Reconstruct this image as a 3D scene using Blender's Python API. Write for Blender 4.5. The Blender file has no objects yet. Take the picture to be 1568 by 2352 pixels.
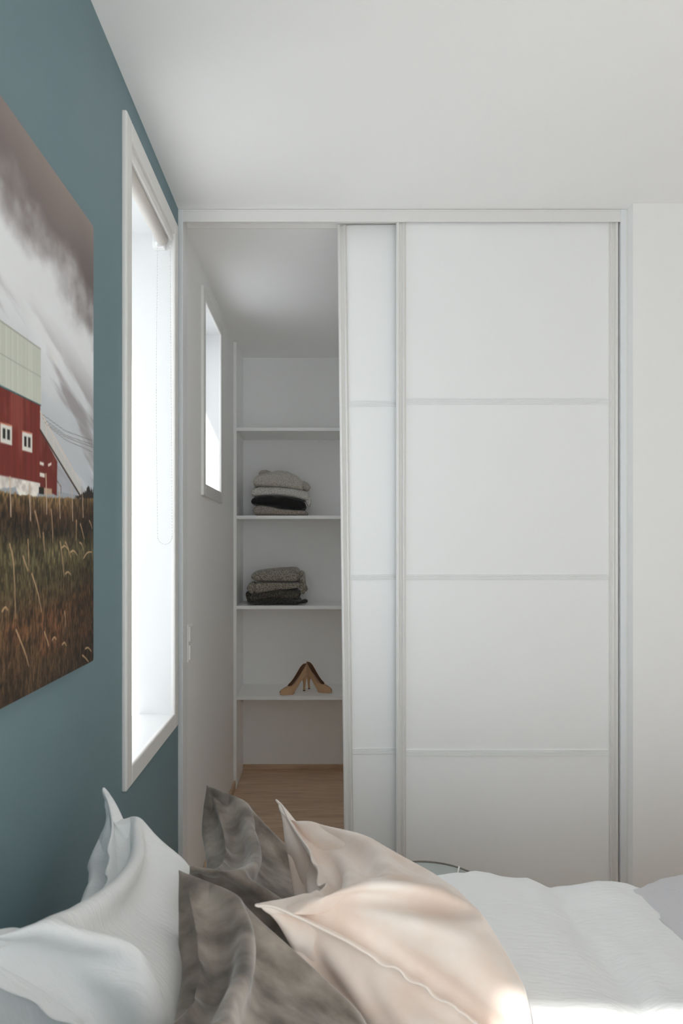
import bpy, bmesh, math, random
import numpy as np
from mathutils import Vector, Matrix, noise as mnoise

# ------------------------------------------------------------------ camera, world, light
SC = bpy.context.scene
COL = SC.collection
EYE = 1.317                      # eye height; the camera looks straight along +Y
F, PPX, PPY = 1568.0, 730.0, 1248.0

cam_data = bpy.data.cameras.new('camera')
cam = bpy.data.objects.new('camera', cam_data)
COL.objects.link(cam)
cam.location = (0, 0, EYE)
cam.rotation_euler = (math.pi / 2, 0, 0)
cam_data.sensor_fit = 'VERTICAL'
cam_data.sensor_height = 36.0
cam_data.sensor_width = 24.0
cam_data.lens = 24.0
cam_data.shift_x = (784 - PPX) / 2352
cam_data.shift_y = (PPY - 1176) / 2352
cam_data.clip_start = 0.05
cam_data.dof.use_dof = True
cam_data.dof.focus_distance = 2.6
cam_data.dof.aperture_fstop = 8.0
SC.camera = cam

world = bpy.data.worlds.new('sky')
SC.world = world
world.use_nodes = True
bg = world.node_tree.nodes['Background']
bg.inputs['Color'].default_value = (0.91, 0.965, 1.0, 1)
bg.inputs['Strength'].default_value = 4.8

sun_data = bpy.data.lights.new('sun_offscreen', 'SUN')
sun_data.energy = 20.0
sun_data.angle = math.radians(1.2)
sun_data.color = (1.0, 0.985, 0.955)
sun = bpy.data.objects.new('sun_offscreen', sun_data)
COL.objects.link(sun)
SUN_DIR = Vector((0.37, 1.0, -0.88)).normalized()     # the way the light travels
sun.rotation_euler = SUN_DIR.to_track_quat('-Z', 'Y').to_euler()
sun.location = (-1.5, -6, 5.5)

SC.view_settings.view_transform = 'Standard'
SC.view_settings.look = 'None'
SC.view_settings.gamma = 1.0
SC.view_settings.use_curve_mapping = False
SC.view_settings.exposure = -0.84
SC.cycles.max_bounces = 32
SC.cycles.diffuse_bounces = 28
SC.cycles.glossy_bounces = 4
SC.cycles.transparent_max_bounces = 12
SC.cycles.use_denoising = True
SC.cycles.sample_clamp_indirect = 12.0

# ------------------------------------------------------------------ helpers
def lin(c):
    return tuple((x / 255 / 12.92 if x / 255 <= 0.04045 else ((x / 255 + 0.055) / 1.055) ** 2.4) for x in c)

def mat(name, col, rough=0.6, metal=0.0, sheen=0.0, bump=None, var=None, coat=0.0, spec=0.5):
    """col linear rgb; bump=(scale, strength, distance, stretch); var=(scale, colour2, detail, stretch)"""
    m = bpy.data.materials.new(name)
    m.use_nodes = True
    nt = m.node_tree
    b = nt.nodes['Principled BSDF']
    b.inputs['Base Color'].default_value = (*col, 1)
    b.inputs['Roughness'].default_value = rough
    b.inputs['Metallic'].default_value = metal
    b.inputs['Specular IOR Level'].default_value = spec
    b.inputs['Coat Weight'].default_value = coat
    if sheen:
        b.inputs['Sheen Weight'].default_value = sheen
        b.inputs['Sheen Roughness'].default_value = 0.4
    tc = nt.nodes.new('ShaderNodeTexCoord')
    def ntex(scale, detail, stretch):
        mp = nt.nodes.new('ShaderNodeMapping')
        mp.inputs['Scale'].default_value = stretch or (1, 1, 1)
        nt.links.new(tc.outputs['Object'], mp.inputs['Vector'])
        n = nt.nodes.new('ShaderNodeTexNoise')
        n.inputs['Scale'].default_value = scale
        n.inputs['Detail'].default_value = detail
        nt.links.new(mp.outputs['Vector'], n.inputs['Vector'])
        return n
    if var:
        n = ntex(var[0], var[2], var[3] if len(var) > 3 else None)
        r = nt.nodes.new('ShaderNodeValToRGB')
        lo, hi = (var[4] if len(var) > 4 else (0.35, 0.65))
        r.color_ramp.elements[0].position = lo
        r.color_ramp.elements[1].position = hi
        r.color_ramp.elements[0].color = (*col, 1)
        r.color_ramp.elements[1].color = (*var[1], 1)
        nt.links.new(n.outputs['Fac'], r.inputs['Fac'])
        nt.links.new(r.outputs['Color'], b.inputs['Base Color'])
    if bump:
        n = ntex(bump[0], 3, bump[3] if len(bump) > 3 else None)
        bp = nt.nodes.new('ShaderNodeBump')
        bp.inputs['Strength'].default_value = bump[1]
        bp.inputs['Distance'].default_value = bump[2]
        nt.links.new(n.outputs['Fac'], bp.inputs['Height'])
        nt.links.new(bp.outputs['Normal'], b.inputs['Normal'])
    return m

def tag(o, label=None, cat=None, group=None, kind=None):
    if label: o['label'] = label
    if cat: o['category'] = cat
    if group: o['group'] = group
    if kind: o['kind'] = kind
    return o

def empty(name, loc=(0, 0, 0)):
    o = bpy.data.objects.new(name, None)
    COL.objects.link(o)
    o.location = loc
    o.empty_display_size = 0.05
    return o

def link_mesh(name, me, m=None, parent=None, smooth=False):
    o = bpy.data.objects.new(name, me)
    COL.objects.link(o)
    if m is not None and not me.materials: me.materials.append(m)
    if parent is not None:
        o.parent = parent
        # children are built in world coordinates
        o.matrix_parent_inverse = world_of(parent).inverted()
    if smooth:
        me.polygons.foreach_set('use_smooth', [True] * len(me.polygons))
    return o

def world_of(o):
    # parents here are empties or meshes that have only a location (and identity parents above them)
    M = Matrix.LocRotScale(o.location, o.rotation_euler, o.scale)
    if o.parent is not None:
        M = world_of(o.parent) @ o.matrix_parent_inverse @ M
    return M

def pydata(name, verts, faces, m=None, parent=None, smooth=False):
    me = bpy.data.meshes.new(name)
    me.from_pydata([tuple(v) for v in verts], [], [tuple(f) for f in faces])
    me.update()
    return link_mesh(name, me, m, parent, smooth)

def bm_box(bm, x0, x1, y0, y1, z0, z1, bevel=0.0, seg=2):
    vs = [bm.verts.new(p) for p in ((x0, y0, z0), (x1, y0, z0), (x1, y1, z0), (x0, y1, z0),
                                    (x0, y0, z1), (x1, y0, z1), (x1, y1, z1), (x0, y1, z1))]
    fs = [(3, 2, 1, 0), (4, 5, 6, 7), (0, 1, 5, 4), (1, 2, 6, 5), (2, 3, 7, 6), (3, 0, 4, 7)]
    faces = [bm.faces.new([vs[i] for i in f]) for f in fs]
    if bevel:
        edges = list({e for f in faces for e in f.edges})
        bmesh.ops.bevel(bm, geom=edges, offset=bevel, segments=seg, affect='EDGES', profile=0.5)

def boxes(name, lst, m, parent=None, bevel=0.0, seg=2):
    bm = bmesh.new()
    for b in lst:
        bm_box(bm, *b, bevel=bevel, seg=seg)
    me = bpy.data.meshes.new(name)
    bm.to_mesh(me); bm.free()
    return link_mesh(name, me, m, parent)

def box(name, b, m, parent=None, bevel=0.0, seg=2):
    return boxes(name, [b], m, parent, bevel, seg)

def prism(name, prof, axis, a0, a1, m, parent=None, smooth=False):
    """extrude a closed 2-D profile; axis 'z' -> prof=(x,y); axis 'x' -> prof=(y,z); axis 'y' -> prof=(x,z)"""
    def P(p, a):
        return {'z': (p[0], p[1], a), 'x': (a, p[0], p[1]), 'y': (p[0], a, p[1])}[axis]
    n = len(prof)
    v = [P(p, a0) for p in prof] + [P(p, a1) for p in prof]
    f = [(i, (i + 1) % n, n + (i + 1) % n, n + i) for i in range(n)]
    f += [tuple(range(n))[::-1], tuple(range(n, 2 * n))]
    o = pydata(name, v, f, m, parent)
    bm = bmesh.new(); bm.from_mesh(o.data)
    bmesh.ops.recalc_face_normals(bm, faces=bm.faces)
    bm.to_mesh(o.data); bm.free()
    return o

def tube(name, pts, r, m, parent=None, sides=8, closed=False):
    pts = [Vector(p) for p in pts]
    n = len(pts)
    V, Fc = [], []
    up = Vector((0, 0, 1))
    for i, p in enumerate(pts):
        a = pts[(i - 1) % n] if (closed or i > 0) else p
        b = pts[(i + 1) % n] if (closed or i < n - 1) else p
        t = (b - a).normalized()
        s = t.cross(up)
        if s.length < 1e-4: s = t.cross(Vector((1, 0, 0)))
        s.normalize(); q = s.cross(t)
        rr = r[i] if hasattr(r, '__len__') else r
        for k in range(sides):
            an = 2 * math.pi * k / sides
            V.append(p + s * math.cos(an) * rr + q * math.sin(an) * rr)
    for i in range(n if closed else n - 1):
        for k in range(sides):
            j = (i + 1) % n
            Fc.append((i * sides + k, i * sides + (k + 1) % sides, j * sides + (k + 1) % sides, j * sides + k))
    if not closed:
        Fc.append(tuple(range(sides))[::-1]); Fc.append(tuple(range((n - 1) * sides, n * sides)))
    return pydata(name, V, Fc, m, parent, True)

def lathe(name, prof, m, parent=None, loc=(0, 0, 0), sides=40):
    V, Fc = [], []
    for r, z in prof:
        for k in range(sides):
            a = 2 * math.pi * k / sides
            V.append((loc[0] + r * math.cos(a), loc[1] + r * math.sin(a), loc[2] + z))
    for i in range(len(prof) - 1):
        for k in range(sides):
            Fc.append((i * sides + k, i * sides + (k + 1) % sides, (i + 1) * sides + (k + 1) % sides, (i + 1) * sides + k))
    return pydata(name, V, Fc, m, parent, True)

# ------------------------------------------------------------------ materials
M = {}
M['blue'] = mat('blue_wall_paint', (0.150, 0.240, 0.272), 0.55, bump=(160, 0.12, 0.002), var=(2.2, (0.162, 0.248, 0.272), 2))
M['white_wall'] = mat('white_wall_paint', (0.90, 0.90, 0.895), 0.65, bump=(220, 0.06, 0.001))
M['ceiling'] = mat('ceiling_paint', (0.91, 0.91, 0.905), 0.8, bump=(200, 0.05, 0.001))
M['trim'] = mat('trim_lacquer', (0.80, 0.79, 0.77), 0.35)
M['reveal'] = mat('reveal_lacquer', (0.80, 0.805, 0.81), 0.4)
M['door_panel'] = mat('door_panel_white', (0.89, 0.895, 0.895), 0.38, spec=0.4)
M['alu'] = mat('pale_aluminium', (0.82, 0.81, 0.79), 0.36, metal=0.1)
M['frame_white'] = mat('frame_white', (0.80, 0.81, 0.82), 0.35)
M['track'] = mat('track_pale_grey', (0.80, 0.79, 0.775), 0.4)
M['strip'] = mat('strip_white', (0.86, 0.865, 0.865), 0.4)
M['shelf'] = mat('shelf_white', (0.90, 0.905, 0.905), 0.3)
M['blind'] = mat('blind_fabric_beige', (0.60, 0.565, 0.525), 0.75, bump=(900, 0.1, 0.0005))
M['plastic_white'] = mat('plastic_white', (0.85, 0.85, 0.84), 0.3)
M['cotton'] = mat('white_cotton', (0.87, 0.88, 0.88), 0.85, sheen=0.15, bump=(46, 0.45, 0.005, (1, 5, 1)))
M['duvet'] = mat('duvet_cotton', (0.84, 0.85, 0.85), 0.85, sheen=0.15, bump=(26, 0.35, 0.006, (1, 4, 1)))
M['velvet_grey'] = mat('grey_velvet', (0.12, 0.099, 0.081), 0.8, sheen=0.5, var=(15, (0.40, 0.35, 0.30), 5, (1, 1.6, 1), (0.33, 0.70)), bump=(40, 0.15, 0.003))
M['velvet_pink'] = mat('blush_velvet', (0.74, 0.60, 0.51), 0.8, sheen=0.3, var=(8, (0.83, 0.745, 0.68), 4, (1, 1.6, 1)), bump=(36, 0.12, 0.003))
M['flange_pink'] = mat('blush_velvet_edge', (0.81, 0.72, 0.65), 0.8, sheen=0.5)
M['throw'] = mat('lavender_grey_wool', (0.60, 0.59, 0.61), 0.9, sheen=0.3, bump=(160, 0.3, 0.002))
M['tray'] = mat('tray_grey', (0.50, 0.52, 0.50), 0.25, metal=0.2)
M['rim'] = mat('rim_dark', (0.20, 0.18, 0.15), 0.4, metal=0.4)
M['bed_dark'] = mat('bed_linen_fabric', (0.55, 0.53, 0.50), 0.8)
M['mattress'] = mat('mattress_white', (0.8, 0.8, 0.79), 0.9)

def wood_mat(name, c1, c2, c3):
    m = bpy.data.materials.new(name); m.use_nodes = True
    nt = m.node_tree; b = nt.nodes['Principled BSDF']
    b.inputs['Roughness'].default_value = 0.42
    tc = nt.nodes.new('ShaderNodeTexCoord')
    oi = nt.nodes.new('ShaderNodeObjectInfo')
    ad = nt.nodes.new('ShaderNodeVectorMath'); ad.operation = 'MULTIPLY_ADD'
    cmb = nt.nodes.new('ShaderNodeCombineXYZ')
    for i in range(3): nt.links.new(oi.outputs['Random'], cmb.inputs[i])
    ad.inputs[1].default_value = (1, 1, 1)
    sc = nt.nodes.new('ShaderNodeVectorMath'); sc.operation = 'SCALE'; sc.inputs['Scale'].default_value = 37.0
    nt.links.new(cmb.outputs[0], sc.inputs[0])
    nt.links.new(tc.outputs['Object'], ad.inputs[0]); nt.links.new(sc.outputs[0], ad.inputs[2])
    mp = nt.nodes.new('ShaderNodeMapping'); mp.inputs['Scale'].default_value = (1.6, 26, 10)
    nt.links.new(ad.outputs[0], mp.inputs['Vector'])
    n = nt.nodes.new('ShaderNodeTexNoise'); n.inputs['Scale'].default_value = 2.2; n.inputs['Detail'].default_value = 6
    n.inputs['Distortion'].default_value = 0.9
    nt.links.new(mp.outputs[0], n.inputs['Vector'])
    r = nt.nodes.new('ShaderNodeValToRGB')
    r.color_ramp.elements[0].position = 0.30; r.color_ramp.elements[0].color = (*c1, 1)
    r.color_ramp.elements[1].position = 0.72; r.color_ramp.elements[1].color = (*c3, 1)
    e = r.color_ramp.elements.new(0.52); e.color = (*c2, 1)
    nt.links.new(n.outputs['Fac'], r.inputs['Fac'])
    hs = nt.nodes.new('ShaderNodeHueSaturation')
    mr = nt.nodes.new('ShaderNodeMapRange'); mr.inputs['To Min'].default_value = 0.9; mr.inputs['To Max'].default_value = 1.1
    nt.links.new(oi.outputs['Random'], mr.inputs['Value']); nt.links.new(mr.outputs[0], hs.inputs['Value'])
    nt.links.new(r.outputs['Color'], hs.inputs['Color']); nt.links.new(hs.outputs['Color'], b.inputs['Base Color'])
    return m
M['oak'] = wood_mat('oak_plank', (0.50, 0.35, 0.235), (0.65, 0.475, 0.335), (0.72, 0.55, 0.40))

def glass_mat():
    m = bpy.data.materials.new('window_glass'); m.use_nodes = True
    nt = m.node_tree
    for n in list(nt.nodes):
        if n.type == 'BSDF_PRINCIPLED': nt.nodes.remove(n)
    out = [n for n in nt.nodes if n.type == 'OUTPUT_MATERIAL'][0]
    t = nt.nodes.new('ShaderNodeBsdfTransparent'); g = nt.nodes.new('ShaderNodeBsdfGlossy')
    g.inputs['Roughness'].default_value = 0.02
    lw = nt.nodes.new('ShaderNodeLayerWeight'); lw.inputs['Blend'].default_value = 0.5
    pwr = nt.nodes.new('ShaderNodeMath'); pwr.operation = 'POWER'; pwr.inputs[1].default_value = 5.0
    nt.links.new(lw.outputs['Facing'], pwr.inputs[0])
    fr = nt.nodes.new('ShaderNodeMath'); fr.operation = 'MULTIPLY_ADD'; fr.inputs[1].default_value = 0.5; fr.inputs[2].default_value = 0.03
    nt.links.new(pwr.outputs[0], fr.inputs[0])
    mx = nt.nodes.new('ShaderNodeMixShader')
    nt.links.new(fr.outputs[0], mx.inputs[0]); nt.links.new(t.outputs[0], mx.inputs[1]); nt.links.new(g.outputs[0], mx.inputs[2])
    nt.links.new(mx.outputs[0], out.inputs['Surface'])
    return m
M['glass'] = glass_mat()

# ------------------------------------------------------------------ room shell
WX = -0.4527                     # inner face of the long left wall
YF = 2.21                        # wardrobe front
YB = 3.987                       # back wall of the walk-in wardrobe
YR = -0.75                       # wall behind the camera
XR = 2.90
H = 2.40
T = 0.27

def wall_with_hole(name, y0, y1, hole, m, T=T):
    a, b, c, d = hole
    X0 = WX - T
    tag(boxes(name, [(X0, WX, y0, a, 0, H), (X0, WX, b, y1, 0, H), (X0, WX, a, b, 0, c), (X0, WX, a, b, d, H)], m), kind='structure')

WIN1 = (1.612, 2.123, 0.778, 2.284)
WIN2 = (2.680, 3.138, 1.540, 2.284)
wall_with_hole('wall_left', YR - 0.1, YF, WIN1, M['blue'])
wall_with_hole('wall_closet_left', YF, YB + 0.1, WIN2, M['white_wall'], 0.15)
tag(box('wall_closet_back', (WX, 1.15, YB, YB + 0.1, 0, H), M['white_wall']), kind='structure')
tag(box('wall_front', (1.003, XR, 2.175, 2.30, 0, H), M['white_wall']), kind='structure')
tag(box('wall_right', (XR, XR + 0.1, YR - 0.1, 2.30, 0, H), M['white_wall']), kind='structure')
tag(box('wall_closet_right', (1.003, 1.103, 2.30, YB, 0, H), M['white_wall']), kind='structure')
# wall behind the camera with the wide glazed door
G0, G1, GH = -0.445, 0.80, 2.262
tag(boxes('wall_rear', [(WX, G0, YR - 0.1, YR, 0, H), (G1, XR, YR - 0.1, YR, 0, H), (G0, G1, YR - 0.1, YR, GH + 0.05, H)], M['white_wall']), kind='structure')
tag(boxes('ceiling', [(WX - T, XR + 0.1, YR - 0.1, 2.25, H, H + 0.12), (WX - T, 1.15, 2.25, YB + 0.1, H, H + 0.12)], M['ceiling']), kind='structure')

floor = tag(boxes('floor', [(WX - T, XR + 0.1, YR - 0.1, 2.25, -0.12, -0.016), (WX - T, 1.15, 2.25, YB + 0.1, -0.12, -0.016)], M['bed_dark']), kind='structure')
PW = 0.1535
plank_cache = {}
def plank(x0, x1, y0, y1):
    key = (round(x1 - x0, 3), round(y1 - y0, 3))
    if key not in plank_cache:
        bm = bmesh.new()
        bm_box(bm, 0, x1 - x0 - 0.0012, 0, y1 - y0 - 0.0012, -0.016, 0, bevel=0.0014, seg=1)
        me = bpy.data.meshes.new('plank'); bm.to_mesh(me); bm.free(); me.materials.append(M['oak'])
        plank_cache[key] = me
    o = bpy.data.objects.new('plank', plank_cache[key]); COL.objects.link(o)
    o.parent = floor; o.location = (x0 + 0.0006, y0 + 0.0006, 0)
rnd = random.Random(4)
y = 3.782 - PW * 32
row = 0
while y < YB - 0.01:
    y0, y1 = max(y, YR), min(y + PW, YB)
    if y1 - y0 > 0.01:
        xr = XR if y1 < 2.2 else 1.003
        x = WX - rnd.choice((0.3, 0.8, 1.25, 1.7))
        if y > 2.2: x = WX - rnd.choice((0.15, 0.35, 0.6))
        while x < xr:
            a, b = max(x, WX), min(x + 2.2, xr)
            if b - a > 0.02: plank(a, b, y0, y1)
            x += 2.2
    y += PW

# wooden skirting inside the wardrobe
tag(box('baseboard_closet_left', (WX, WX + 0.012, 2.31, 3.66, 0, 0.045), M['oak'], bevel=0.002), kind='structure')
tag(box('baseboard_closet_back', (WX + 0.0165, 0.98, YB - 0.012, YB, 0, 0.028), M['oak'], bevel=0.002), kind='structure')
tag(box('baseboard_front', (1.003, XR, 2.163, 2.175, 0, 0.06), M['trim'], bevel=0.003), kind='structure')

# ------------------------------------------------------------------ windows in the left wall
def casing_board(parent, y0, y1, z0, z1):
    # rounded flat architrave board standing 11 mm proud of the wall
    box('casing_board', (WX - 0.002, WX + 0.0115, y0, y1, z0, z1), M['trim'], parent, bevel=0.0045, seg=3)

def side_window(name, hole, T=T):
    a, b, c, d = hole
    w = empty(name, (WX, (a + b) / 2, c)); w['kind'] = 'structure'
    t = 0.011; X0 = WX - T; X1 = WX + 0.001
    box('reveal_board', (X0, X1, a, a + t, c, d), M['reveal'], w)
    box('reveal_board', (X0, X1, b - t, b, c, d), M['reveal'], w)
    box('reveal_board', (X0, X1, a + t, b - t, d - t, d), M['reveal'], w)
    box('window_sill', (X0, X1 + 0.002, a + t, b - t, c, c + t), M['reveal'], w, bevel=0.002)
    cw, g = 0.048, 0.012
    A, B, C, D = a + g, b - g, c + g, d - g
    for i in range(1):
        casing_board(w, A - cw, A, C - cw, D + cw)
        casing_board(w, B, B + cw, C - cw, D + cw)
        casing_board(w, A, B, D, D + cw)
        casing_board(w, A, B, C - cw, C)
    fx0, fx1, fw = X0 + 0.0, X0 + 0.04, 0.045
    a2, b2, c2, d2 = a + t, b - t, c + t, d - t
    s = boxes('sash_frame', [(fx0, fx1, a2, a2 + fw, c2, d2), (fx0, fx1, b2 - fw, b2, c2, d2),
                             (fx0, fx1, a2 + fw, b2 - fw, c2, c2 + fw), (fx0, fx1, a2 + fw, b2 - fw, d2 - fw, d2)], M['frame_white'], w)
    box('pane', (fx0 + 0.012, fx0 + 0.018, a2 + fw, b2 - fw, c2 + fw, d2 - fw), M['glass'], w)
    return w
side_window('window_1', WIN1)
side_window('window_2', WIN2, 0.15)

# glazed door behind the camera
w3 = empty('window_3', ((G0 + G1) / 2, YR - 0.05, 0)); w3['kind'] = 'structure'
fw = 0.035
gy0, gy1 = YR - 0.085, YR - 0.02
boxes('frame', [(G0, G0 + fw, gy0, gy1, 0, GH + fw), (G1 - fw, G1, gy0, gy1, 0, GH + fw), (G0 + fw, G1 - fw, gy0, gy1, GH, GH + fw), (G0 + fw, G1 - fw, gy0, gy1, 0, fw)], M['frame_white'], w3)
for x0, x1 in ((G0 + fw, 0.20), (0.25, G1 - fw)):
    box('pane', (x0, x1, YR - 0.05, YR - 0.044, fw, GH), M['glass'], w3)
    if x1 < 0.5: box('mullion', (x1, x1 + 0.05, gy0, gy1, fw, GH), M['frame_white'], w3)

# ------------------------------------------------------------------ sliding-door front
fr = empty('sliding_door_frame', (0.27, YF, 0))
tag(fr, 'pale sliding-door surround with top track and slim side posts against the ceiling', 'door frame')
box('side_post', (WX, -0.4372, YF, YF + 0.075, 0, H - 0.001), M['frame_white'], fr, bevel=0.0015)
box('side_post', (0.9803, 0.9985, YF, YF + 0.075, 0, H - 0.001), M['frame_white'], fr, bevel=0.0015)
box('side_filler', (0.9985, 1.004, YF + 0.002, YF + 0.075, 0, H - 0.001), M['trim'], fr)
prism('header', [(YF + 0.001, 2.359), (YF + 0.0045, 2.359), (YF + 0.0045, 2.385), (YF + 0.08, 2.385), (YF + 0.08, 2.3985), (YF + 0.001, 2.3985),
                 (YF + 0.001, 2.3935), (YF + 0.0022, 2.393), (YF + 0.0022, 2.3915), (YF + 0.001, 2.391)], 'x', -0.4372, 0.9803, M['track'], fr)
box('track_lip', (-0.4372, 0.9803, YF + 0.0385, YF + 0.0415, 2.372, 2.386), M['track'], fr)
box('track_lip', (-0.4372, 0.9803, YF + 0.075, YF + 0.08, 2.372, 2.386), M['track'], fr)
boxes('floor_track', [(-0.4372, 0.9803, YF + 0.004, YF + 0.078, 0.0, 0.006), (-0.4372, 0.9803, YF + 0.015, YF + 0.018, 0.006, 0.014), (-0.4372, 0.9803, YF + 0.058, YF + 0.061, 0.006, 0.014)], M['alu'], fr)

def stile_profile(x0, w, y0, t):
    # two rounded beads with a hollow between them, facing -Y
    pts = [(x0, y0 + t), (x0, y0 + 0.006)]
    n = 26
    for i in range(n + 1):
        u = i / n
        if u < 0.34:   dz = 0.0058 * math.cos((u / 0.34 - 0.5) * math.pi)
        elif u < 0.66: dz = -0.0048 * math.sin((u - 0.34) / 0.32 * math.pi)
        elif u < 0.88: dz = 0.0050 * math.sin((u - 0.66) / 0.22 * math.pi)
        elif u < 0.93: dz = -0.0012
        else:          dz = 0.0008
        pts.append((x0 + u * w, y0 + 0.006 - dz))
    pts += [(x0 + w, y0 + 0.006), (x0 + w, y0 + t)]
    return pts

def sliding_door(label, x0, width, y0, ztop, strips, tilt=0.0):
    d = empty('sliding_door', (x0, y0, ztop))
    tag(d, label, 'sliding door')
    sw, t = 0.031, 0.024
    prism('stile', stile_profile(x0, sw, y0, t), 'z', 0.016, ztop, M['alu'], d)
    prof = [(2 * (x0 + width / 2) - p[0], p[1]) for p in stile_profile(x0, sw, y0, t)]
    prism('stile', prof, 'z', 0.016, ztop, M['alu'], d)
    xa, xb = x0 + sw, x0 + width - sw
    yp = y0 + 0.0075
    edges = [ztop] + [z for s in strips for z in s] + [0.055]
    for i in range(0, len(edges), 2):
        z1, z0 = edges[i], edges[i + 1]
        box('panel', (xa - 0.003, xb + 0.003, yp, yp + 0.010, z0, z1), M['door_panel'], d)
    for (z1, z0) in strips:
        h = z1 - z0
        ps = [(yp + 0.010, z0), (yp - 0.001, z0)]
        for k in range(5):
            a = z0 + h * k / 5; b = z0 + h * (k + 1) / 5
            ps += [(yp - 0.001, a + 0.0003), (yp - 0.0028, a + 0.001), (yp - 0.0028, b - 0.001), (yp - 0.001, b - 0.0003)]
        ps += [(yp - 0.001, z1), (yp + 0.010, z1)]
        prism('ribbed_strip', ps, 'x', xa, xb, M['strip'], d)
    box('bottom_rail', (xa, xb, yp - 0.001, yp + 0.012, 0.016, 0.055), M['alu'], d)
    d.rotation_euler = (0, -tilt, 0)
    return d
sliding_door('front sliding wardrobe door of four white panels, overlapping the other door', 0.2558, 0.7213, YF + 0.0062, 2.368,
             [(1.790, 1.769), (1.2167, 1.1983), (0.6458, 0.6246)])
sliding_door('rear sliding wardrobe door standing half open behind the other, slightly tilted', 0.0650, 0.7213, YF + 0.048, 2.372,
             [(1.789, 1.769), (1.213, 1.195), (0.637, 0.617)], tilt=0.0108)

# ------------------------------------------------------------------ shelving inside the wardrobe
su = empty('shelving_unit', (0, 3.82, 0))
tag(su, 'white open shelving unit with four shelves at the back of the wardrobe', 'shelves')
SY0 = 3.66
box('side_panel', (WX, WX + 0.0165, SY0, YB, 0.0, H - 0.002), M['shelf'], su, bevel=0.0008, seg=1)
box('side_panel', (0.55, 0.5665, SY0, YB, 0.0, H - 0.002), M['shelf'], su, bevel=0.0008, seg=1)
SHELF = [1.938, 1.466, 0.982, 0.4955]
for z in SHELF:
    box('shelf', (WX + 0.0165, 0.55, SY0, YB, z - 0.018, z), M['shelf'], su, bevel=0.0008, seg=1)

# ------------------------------------------------------------------ roller blind
rb = empty('roller_blind', (-0.47, 1.87, 2.25))
tag(rb, 'beige roller blind rolled up in the head of the tall window by the blue wall', 'blind')
tz, tx, tr = 2.244, -0.4755, 0.0175
ring = lambda yy, r: [(tx + r * math.cos(2 * math.pi * k / 28), yy, tz + r * math.sin(2 * math.pi * k / 28)) for k in range(28)]
ys = [(1.632, 0.013), (1.632, tr - 0.001), (1.634, tr), (2.085, tr), (2.087, tr - 0.001), (2.087, 0.006)]
V, Fc = [], []
for yy, r in ys: V += ring(yy, r)
for i in range(len(ys) - 1):
    for k in range(28):
        Fc.append((i * 28 + k, i * 28 + (k + 1) % 28, (i + 1) * 28 + (k + 1) % 28, (i + 1) * 28 + k))
pydata('fabric_roll', V, Fc, M['blind'], rb, True)
prism('bottom_bar', [(WX + 0.001 + 0.006 * math.cos(a * math.pi / 8), 2.258 + 0.0125 * math.sin(a * math.pi / 8)) for a in range(16)], 'y', 1.632, 2.096, M['trim'], rb)
box('bracket', (-0.507, -0.470, 2.088, 2.1115, 2.222, 2.262), M['plastic_white'], rb, bevel=0.003)
tube('cog', [(-0.487, 2.082, 2.236), (-0.487, 2.098, 2.236)], 0.012, M['plastic_white'], rb, 16)
# bead chain
cx0, cx1, czt, czb, cy_ = -0.4885, -0.4445, 2.232, 1.338, 2.079
path = []
n = 100
for i in range(n): path.append((cx0 - 0.004 * math.sin(i / n * 3.1), cy_, czt + (czb - czt) * i / n))
for i in range(14):
    a = math.pi * i / 13
    path.append(((cx0 + cx1) / 2 - (cx1 - cx0) / 2 * math.cos(a), cy_, czb - 0.024 * math.sin(a)))
for i in range(n): path.append((cx1 - 0.0006 * i / 10, cy_, czb + (czt - czb) * i / n))
V, Fc = [], []
for (x, y_, z) in path:
    r = 0.0021; b0 = len(V)
    for p in ((r, 0, 0), (0, r, 0), (-r, 0, 0), (0, -r, 0), (0, 0, r), (0, 0, -r)):
        V.append((x + p[0], y_ + p[1], z + p[2]))
    for q in ((0, 1, 4), (1, 2, 4), (2, 3, 4), (3, 0, 4), (1, 0, 5), (2, 1, 5), (3, 2, 5), (0, 3, 5)):
        Fc.append(tuple(b0 + k for k in q))
ch = pydata('bead_chain', V, Fc, M['plastic_white'], rb, True); ch['kind'] = 'stuff'
tube('cord', path, 0.0006, M['plastic_white'], rb, 4)

# ------------------------------------------------------------------ wall switch inside the wardrobe
sw = empty('light_switch', (WX, 2.40, 0.98))
tag(sw, 'white double wall switch inside the open wardrobe', 'switch')
box('plate', (WX, WX + 0.006, 2.355, 2.44, 0.905, 1.035), M['plastic_white'], sw, bevel=0.002)
for z0, z1 in ((0.976, 1.028), (0.912, 0.964)):
    o = box('rocker', (WX + 0.004, WX + 0.0105, 2.363, 2.432, z0, z1), M['plastic_white'], sw, bevel=0.0025)

# ------------------------------------------------------------------ noise for printed / painted / woven fields
def vnoise(x, y, seed=0):
    xi = np.floor(x).astype(np.int64); yi = np.floor(y).astype(np.int64)
    fx = x - xi; fy = y - yi
    fx = fx * fx * (3 - 2 * fx); fy = fy * fy * (3 - 2 * fy)
    def h(a, b):
        n_ = (a * 374761393 + b * 668265263 + seed * 974711) & 0x7fffffff
        n_ = ((n_ ^ (n_ >> 13)) * 1274126177) & 0x7fffffff
        return ((n_ ^ (n_ >> 16)) & 0xffff) / 65535.0
    return (h(xi, yi) * (1 - fx) + h(xi + 1, yi) * fx) * (1 - fy) + (h(xi, yi + 1) * (1 - fx) + h(xi + 1, yi + 1) * fx) * fy
def fbm(x, y, seed=0, oct=4):
    r = 0; a = 0.5
    for o in range(oct):
        r = r + a * vnoise(x * 2 ** o, y * 2 ** o, seed + o * 17); a *= 0.5
    return r / (1 - 0.5 ** oct)
def sstep(a, b, x):
    t = np.clip((x - a) / (b - a), 0, 1)
    return t * t * (3 - 2 * t)

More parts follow.
